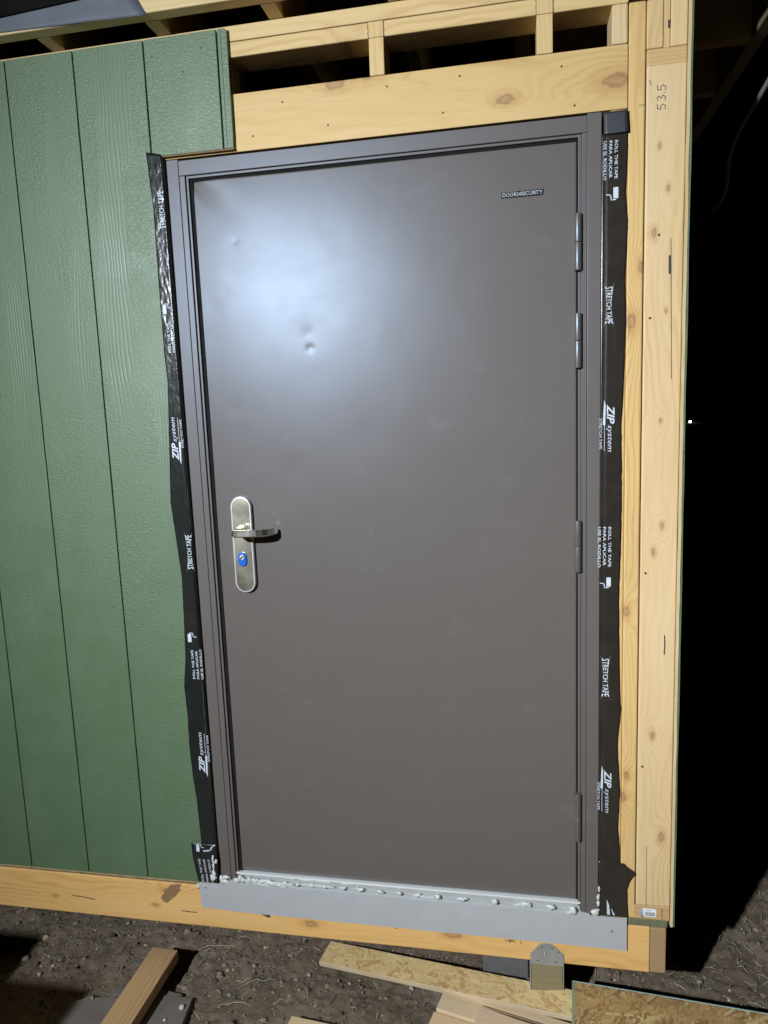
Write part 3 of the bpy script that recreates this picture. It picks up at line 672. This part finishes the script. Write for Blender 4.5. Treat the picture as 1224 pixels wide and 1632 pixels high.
# smeared film along the sill
for x0, x1, z0, hh in ((.055, .235, .004, .0085), (.12, .21, -.004, .006), (.25, .36, .008, .004), (.60, .66, .004, .003), (.88, .93, .004, .003)):
    n_ = 26; up = []; lo = []
    for k in range(n_+1):
        x = x0+(x1-x0)*k/n_; e_ = max(1e-6, math.sin(math.pi*k/n_))**.4; up.append((x, z0+e_*hh*(.55+.6*fnoise(x*60, 3))+.001)); lo.append((x, z0-e_*hh*(.55+.6*fnoise(x*75, 8))-.0005))
    link('sealant_smear', prism(up+lo[::-1], -.0068, -.0045, .0006), M_foam, seal)
blob(-.0775, -.030, .004, .009, -.002, .003, sd)
# barcode sticker on the bottom plate
st = thing('barcode_sticker', 'small white barcode sticker peeling off the pine plate', 'sticker', (1.24, 0, .001))
M_paper = plain('sticker_paper', (.74, .74, .73), .5, var=.04)
link('paper', prism([(1.232, .0015), (1.2645, .0015), (1.266, .004), (1.266, .0235), (1.264, .0255), (1.228, .0265)], -.0013, -.0005), M_paper, st)
link('peeled_corner', mesh([(1.2205, -.010, .0225), (1.230, -.0016, .0265), (1.2335, -.0016, -.0005), (1.226, -.012, .0035)], [(0, 1, 2, 3)]), M_paper, st)
xx = 1.2365
for wbar in (.0012, .0007, .0018, .0007, .0012, .0022, .0007, .0010, .0018, .0007, .0014):
    link('bar', prism([(xx, .004), (xx+wbar, .004), (xx+wbar, .0155), (xx, .0155)], -.0016, -.0012), M_pencil, st); xx += wbar+.0012
link('print_line', ribbon([(1.239, .0205), (1.252, .0205)], .0016, -.0015), M_grey, st)

# ------------------------------------------------------------------ foundation pier under the joist
pier = thing('support_pier', 'concrete pier with wood post and galvanised bracket nailed under the joist', 'pier', (.972, .03, GZ))
link('bracket', prism([(.926, -.176), (1.020, -.176), (1.020, -.140), (.992, -.114), (.984, -.110), (.962, -.110), (.954, -.113), (.927, -.146)], -.0032, -.0012, .0004), M_galv, pier)
cyl('nail_head', (.968, -.003, -.143), (.968, -.0058, -.143), .0048, M_chrome, pier, 14, bev=.0012)
for x, z in ((.960, -.121), (.988, -.122), (1.005, -.133), (.948, -.165), (.998, -.165)): cyl('bracket_hole', (x, -.0030, z), (x, -.0036, z), .0024, M_nail, pier, 10)
box('post', .9290, 1.0165, .0010, .089, -.3145, -.1710, wood('pier_post', 0, (.245, .205, .125), seed=70, across=2, freq=60, contrast=.7), pier, .002)
box('strap', .9255, .9284, -.0012, .06, -.262, -.1762, M_galv, pier, .0004)
box('strap', 1.0172, 1.0200, -.0012, .06, -.262, -.1762, M_galv, pier, .0004)
bm = bmesh.new(); bmesh.ops.create_cube(bm, size=1)
for v in bm.verts:
    k = .06 if v.co.z > 0 else .075
    v.co = (.972+math.copysign(k, v.co.x), .045+math.copysign(k, v.co.y)-.0, -.314 if v.co.z > 0 else -.40)
bmesh.ops.bevel(bm, geom=list(bm.edges), offset=.006, segments=2, affect='EDGES'); link('pier_block', fin(bm), M_concrete, pier)
cb = box('concrete_block', .785, .923, .115, .32, GZ-.03, -.243, plain('grey_block', (.12, .112, .10), .85, var=.2, scale=40, bump=.4), None, .004, loc=(.85, .2, GZ-.03))
tag(cb, 'grey concrete block tucked under the joist beside the pier', 'block')

# ------------------------------------------------------------------ offcuts lying in front
def loose(name, label, cat, L, Wd, T, loc, rot, mat, bev=.0025, group=None, parts=None):
    bm = bmesh.new(); bm_box(bm, -L/2, L/2, -Wd/2, Wd/2, -T/2, T/2, bev)
    for v in bm.verts: v.co.z += .0006*fnoise(v.co.x*9, v.co.y*9, L)
    o = link(name, fin(bm), mat); o.location = loc; o.rotation_euler = rot
    return tag(o, label, cat, group)
# short stud leaning on a scrap: far end near the wall
loose('stud_offcut', 'brown two by four offcut lying across dark slabs on the soil', 'lumber', .56, .0885, .0375, (-.226, -.263, -.302),
      (0, math.radians(-1.5), math.radians(88.5)), wood('offcut_brown', 0, (.46, .30, .165), seed=80, across=1, freq=75, local=True, contrast=1.6, dirt=.4))
def along(corner, ang, L, Wd, T, near=True):
    """centre of a board whose top left corner (near or far side) is given, running along ang"""
    c, s_ = math.cos(math.radians(ang)), math.sin(math.radians(ang)); k = 1 if near else -1
    return (corner[0]+c*L/2-s_*k*Wd/2, corner[1]+s_*L/2+c*k*Wd/2, corner[2]-T/2)
loose('board_offcut', 'pale pine board offcut with square end jutting out under the flaked strip', 'lumber', .50, .089, .0375, along((.660, -.064, -.300), -13, .50, .089, .0375), (0, 0, math.radians(-13)), wood('offcut_pale_a', 0, (.64, .50, .35), seed=81, across=1, local=True, freq=40, contrast=.5), .002)
loose('board_offcut', 'pale orange tinted pine board lying lowest in front of the flaked strip', 'lumber', .50, .089, .0375, along((.654, -.068, -.306), -13, .50, .089, .0375, False), (0, 0, math.radians(-13)), wood('offcut_pale_b', 0, (.64, .46, .28), seed=82, across=1, local=True, freq=40, contrast=.8), .002)
cr = loose('board_offcut', 'pale pine board offcut with a long dark split along its edge', 'lumber', .42, .10, .014, along((.786, -.052, -.284), -13, .42, .10, .014, False), (0, 0, math.radians(-13)), wood('offcut_pale_c', 0, (.61, .47, .34), seed=83, across=1, local=True, freq=40, contrast=.5), .0015)
bm = bmesh.new()
pts = [(-.205, .046), (-.17, .046), (-.08, .047), (.10, .048), (.205, .048), (.205, .036), (.05, .038), (-.11, .040), (-.16, .043)]
bm.faces.new([bm.verts.new((x, y, .0074+.0006*fnoise(x*9, y*9, .5))) for x, y in pts]); link('split_crack', fin(bm), plain('split_wood', (.10, .055, .03), .9, var=.5, scale=80), cr, local=True)
loose('board_offcut', 'narrow pale pine board lying alone on open soil', 'lumber', .30, .089, .0375, along((.251, -.137, -.310), -5, .30, .089, .0375, False), (0, 0, math.radians(-5)), wood('offcut_pale_d', 0, (.62, .47, .30), seed=84, across=1, local=True, freq=40, contrast=.6), .002)
# flaked board: strands are real slivers on the face
def _osb(name, edge=False):
    a = N(name); at = a.n('Attribute', attribute_name='Col'); p = a.objc()
    f = a.noise(a.scaled(p, 60, 300, 60), 1.0, 3)
    a.set(Base_Color=a.mix(a.mul(f, .30), at, (.20, .12, .05)), Roughness=.72); a.b.inputs['Specular IOR Level'].default_value = .35; a.bump(f, .25, .0008)
    return a.m
M_strand = _osb('strands')
def strands(L, Wd, z, n, pal, ori, lo, hi):
    V, F, cols = [], [], []
    for i in range(n):
        ln = random.uniform(lo, hi); wd = random.uniform(.004, .016)*(.6 if random.random() < .5 else 1); a = random.gauss(ori, .75)
        cx = random.uniform(-L/2, L/2); cy = random.uniform(-Wd/2, Wd/2); b = len(V); zz = z+.00005+.00045*i/n+random.random()*.0003
        k1, k2 = random.uniform(.2, .5), random.uniform(.2, .5)
        sh = [(-ln/2, wd*random.uniform(-.3, .3)), (-ln/2*(1-k1*.3), -wd/2), (ln/2*(1-k2*.5), -wd/2*random.uniform(.6, 1)), (ln/2, wd*random.uniform(-.3, .3)), (ln/2*(1-k1*.5), wd/2), (-ln/2*(1-k2*.4), wd/2*random.uniform(.6, 1))]
        tz = random.uniform(-.0006, .0006)/ln
        for (x, y) in sh:
            X = cx+x*math.cos(a)-y*math.sin(a); Y_ = cy+x*math.sin(a)+y*math.cos(a)
            V.append((min(max(X, -L/2+.0005), L/2-.0005), min(max(Y_, -Wd/2+.0005), Wd/2-.0005), zz+x*tz))
        F.append(tuple(range(b, b+6))); c = random.choice(pal); k = random.uniform(.88, 1.12); cols += [(c[0]*k, c[1]*k, c[2]*k, 1)]*6
    me = mesh(V, F); ca = me.color_attributes.new('Col', 'FLOAT_COLOR', 'POINT'); ca.data.foreach_set('color', np.array(cols, dtype=np.float32).ravel())
    return me
TAN = [(.70, .50, .235), (.74, .53, .26), (.66, .47, .21), (.71, .51, .24), (.70, .50, .23), (.68, .48, .22), (.50, .31, .12), (.55, .35, .14)]
BRN = [(.36, .22, .078), (.42, .265, .10), (.31, .18, .065), (.45, .30, .12), (.24, .13, .05), (.38, .23, .085), (.37, .23, .085), (.52, .37, .17)]
lm, rm = Vector((.273, .141, -.3325)), Vector((1.03, -.037, -.256)); ex = (rm-lm).normalized(); eyv = Vector((.23, .96, .10)); eyv = (eyv-ex*eyv.dot(ex)).normalized(); ezv = ex.cross(eyv)
os1 = loose('osb_strip', 'long tan flaked board strip slanting from the soil up past the pier bracket', 'board', .86, .086, .0150, lm+ex*.43-ezv*.0085, Matrix((ex, eyv, ezv)).transposed().to_euler(), wood('strip_body', 0, (.60, .48, .34), seed=90, across=1, local=True, contrast=.6, dirt=.4), .001)
s1 = link('strands', strands(.86, .084, .0080, 760, TAN, 0.05, .025, .09), M_strand, os1, local=True); s1['kind'] = 'stuff'
r2 = (math.radians(6.3), 0, math.radians(-4.6))
os2 = loose('osb_sheet', 'brown flaked board sheet with green painted edges lying raised off the soil', 'board', .72, .40, .0110, (1.387, -.208, -.262), r2, plain('green_edge_paint', (.10, .30, .24), .6, var=.3, scale=60), .0006)
s2 = link('strands', strands(.712, .394, .0058, 3600, BRN, .9, .02, .085), M_strand, os2, local=True); s2['kind'] = 'stuff'
bm = bmesh.new(); bm_box(bm, -.356, .356, -.197, .197, .0050, .00585); link('board_face', fin(bm), plain('board_face', (.30, .19, .08), .8, var=.3, scale=60), os2, local=True)
M_over = plain('pale_overspray', (.36, .52, .50), .5, var=.4, scale=30)
V = []; F = []
for i, x in enumerate(np.arange(-.358, .359, .008)):
    d = .003+.003*abs(fnoise(x*30, 1)); V += [(x, .1985, .0068), (x, .1985-d, .0070)]
F = [(2*i, 2*i+1, 2*i+3, 2*i+2) for i in range(len(V)//2-1)]
link('overspray', mesh(V, F), M_over, os2, local=True)
box('lumber_prop', 1.30, 1.75, -.14, -.05, GZ-.01, -.268, wood('prop', 0, (.5, .37, .2), seed=95, across=1), None, .002, loc=(1.5, -.05, GZ))
tag(bpy.data.objects['lumber_prop'], 'pine offcut propping up the flaked sheet from below', 'lumber')
# dark slabs under the two by four
def slab(name, label, pts, z, th, mat):
    bm = bmesh.new(); f = bm.faces.new([bm.verts.new((x, y, z)) for x, y in pts]); r_ = bmesh.ops.extrude_face_region(bm, geom=[f])
    bmesh.ops.translate(bm, verts=[v for v in r_['geom'] if isinstance(v, bmesh.types.BMVert)], vec=(0, 0, -th))
    bmesh.ops.recalc_face_normals(bm, faces=bm.faces); bmesh.ops.bevel(bm, geom=list(bm.edges), offset=.002, segments=1, affect='EDGES')
    return tag(link(name, fin(bm), mat, loc=(pts[0][0], pts[0][1], z-th)), label, 'slab')
M_slate = plain('dark_slate', (.150, .128, .105), .9, var=.35, scale=22, bump=.9)
slab('slate_piece', 'flat dark square slab with a white pebble on it', [(-.30, -.095), (-.080, -.088), (-.066, -.20), (-.055, -.33), (-.30, -.33)], -.339, .022, M_slate)
slab('slate_piece', 'dull dark slab with cracked rough face left of the stud offcut', [(-.455, -.158), (-.441, -.146), (-.420, -.141), (-.402, -.122), (-.375, -.126), (-.33, -.118), (-.29, -.120), (-.25, -.112), (-.25, -.33), (-.43, -.33), (-.436, -.26), (-.449, -.22), (-.445, -.18)], -.341, .018, M_slate)
slab('slate_piece', 'broken strip of slab peeking out behind the stud offcut', [(-.345, -.110), (-.335, -.080), (-.27, -.070), (-.20, -.062), (-.155, -.071), (-.12, -.074), (-.125, -.086), (-.20, -.090)], -.344, .018, M_slate)
for i, (x, y, r, g, lb) in enumerate(((-.094, -.131, .010, .55, 'white pebble lying on the dark square slab'), (-.125, -.178, .005, .6, 'tiny pale pebble near the edge of the dark square slab'), (-.385, -.135, .006, .22, 'small grey pebble on the cracked slab'), (.02, -.045, .009, .22, 'rounded grey pebble on soil beside the stud offcut'), (.245, .055, .008, .30, 'light pebble on soil near the flaked strip end'))):
    z = -.3395 if i < 3 else gh(x, y)
    rv = rock_verts(r, i*2.3+1, .7); o = link('pebble', mesh(rv, ICO_F, True), plain('pebble_%d' % i, (g, g*.94, g*.86), .85, scale=150, var=.2), None); o.location = (x, y, z+r*.5); tag(o, lb, 'pebble')

# ------------------------------------------------------------------ underlay and a black sheet hanging over the eave at the left, strap at the right
def sheet(name, label, quad, th, mat, cat, sag=.004):
    (a, b, c, d) = [Vector(p) for p in quad]; n = 14; V = []
    for j in range(n+1):
        for i in range(n+1):
            s_, t = i/n, j/n; p = a.lerp(b, s_).lerp(d.lerp(c, s_), t); p = p+Vector((0, -sag*abs(fnoise(p.x*9, p.z*14, 1)), 0)); V.append(p)
    F = [(j*(n+1)+i, j*(n+1)+i+1, (j+1)*(n+1)+i+1, (j+1)*(n+1)+i) for j in range(n) for i in range(n)]
    o = link(name, mesh(V, F, True), mat, loc=quad[0]); md = o.modifiers.new('t', 'SOLIDIFY'); md.thickness = th
    return tag(o, label, cat)
sheet('underlay_sheet', 'blue grey roofing underlay hanging over the eave board', [(-.42, -.1055, 2.391), (.030, -.1055, 2.379), (-.055, -.1055, 2.53), (-.80, -.1055, 2.53)], .0012, plain('underlay', (.10, .108, .128), .65, var=.25, scale=14), 'sheet')
sheet('black_sheet', 'black sheet hanging slanted over the blue grey underlay', [(-.90, -.112, 2.395), (-.115, -.112, 2.436), (.05, -.112, 2.53), (-.90, -.112, 2.53)], .0015, plain('matte_black', (.006, .006, .006), .95, var=.3, scale=30, spec=.1), 'sheet')  # plain black sheet with a slanted lower edge
cu = []
for t in np.linspace(0, 1, 24): cu.append(Vector((1.575+.02*math.sin(t*9), .16+.75*t, 2.385-.02-.46*t*(1.05-.35*t))))
def tube(pts, r, n=8):
    V = []; F = []
    for i, p in enumerate(pts):
        d = (pts[min(i+1, len(pts)-1)]-pts[max(i-1, 0)]).normalized(); u = d.cross(Vector((0, 0, 1))).normalized(); v = d.cross(u)
        for k in range(n): V.append(p+(u*math.cos(6.2832*k/n)+v*math.sin(6.2832*k/n))*r)
    for i in range(len(pts)-1):
        for k in range(n): F.append((i*n+k, i*n+(k+1) % n, (i+1)*n+(k+1) % n, (i+1)*n+k))
    F += [tuple(range(n))[::-1], tuple(range((len(pts)-1)*n, len(pts)*n))]
    return mesh(V, F, True)
tag(link('hanging_strap', tube(cu, .007), plain('strap_grey', (.16, .16, .15), .7), loc=cu[0]), 'dull grey strap hanging from the side eave board', 'strap')

# ------------------------------------------------------------------ far yard lamp, a speck in the dark
yl = thing('yard_lamp', 'tiny white yard lamp shining far away in the dark', 'lamp', (14.11, 56.65, GZ))
cyl('lamp_post', (14.11, 56.65, GZ), (14.11, 56.65, -.42), .05, M_galv, yl)
em = N('lamp_glow'); em.set(Base_Color=(1, 1, 1)); em.b.inputs['Emission Color'].default_value = (1, .97, .88, 1); em.b.inputs['Emission Strength'].default_value = 12
bm = bmesh.new(); bmesh.ops.create_uvsphere(bm, u_segments=16, v_segments=10, radius=.09, matrix=Matrix.Translation((14.11, 56.65, -.242))); link('globe', fin(bm, True), em.m, yl)

# ------------------------------------------------------------------ work light on a tripod (mirrored in the door) and an unseen table added to shadow the ground, both beside the camera's view
wk = thing('work_light', 'yellow and black site floodlight on a tripod glaring at the door', 'work light', (LAMP.x, LAMP.y-.1, GZ))
M_black = plain('black_metal', (.02, .02, .02), .5); M_yellow = plain('yellow_housing', (.7, .45, .03), .5)
aimd = (AIM-LAMP).normalized(); back = LAMP-aimd*.09
cyl('pole', (back.x, back.y, GZ+.35), (back.x, back.y, LAMP.z-.1), .016, M_black, wk)
for k in range(3):
    a_ = k*2.094+.5; cyl('leg', (back.x, back.y, GZ+.75), (back.x+.45*math.cos(a_), back.y+.45*math.sin(a_), GZ), .012, M_black, wk)
o = cyl('housing', LAMP-aimd*.09, LAMP-aimd*.006, .11, M_yellow, wk, 28)
al = bpy.data.lights.new('flood', 'AREA'); al.shape = 'DISK'; al.size = .10; al.energy = LAMP_W; al.color = LAMP_COL; al.spread = math.radians(104)
ao = bpy.data.objects.new('flood', al); C.objects.link(ao); ao.parent = wk; ao.location = LAMP-wk.location; ao.rotation_euler = aimd.to_track_quat('-Z', 'Y').to_euler()
tb = thing('shadow_table', 'unseen plywood table with boards, added to cast the shadow on the left ground', 'table', (-1.25, -1.25, GZ))  # out of view; edges shaped to throw the ground shadow at left
M_ply = wood('caster_ply', 0, (.42, .30, .17), seed=99, across=1)
box('caster_top', -1.75, -.70, -1.75, -.80, .370, .392, M_ply, tb)
box('caster_board', -1.6, -.495, -1.20, -.955, .3925, .412, M_ply, tb)
box('caster_board', -1.6, -.60, -1.45, -1.25, .3925, .412, M_ply, tb)
for x in (-1.68, -.80):
    for y in (-1.68, -.88): box('leg', x-.03, x+.03, y-.03, y+.03, GZ-.01, .3695, M_ply, tb)
sc.render.engine = 'CYCLES'
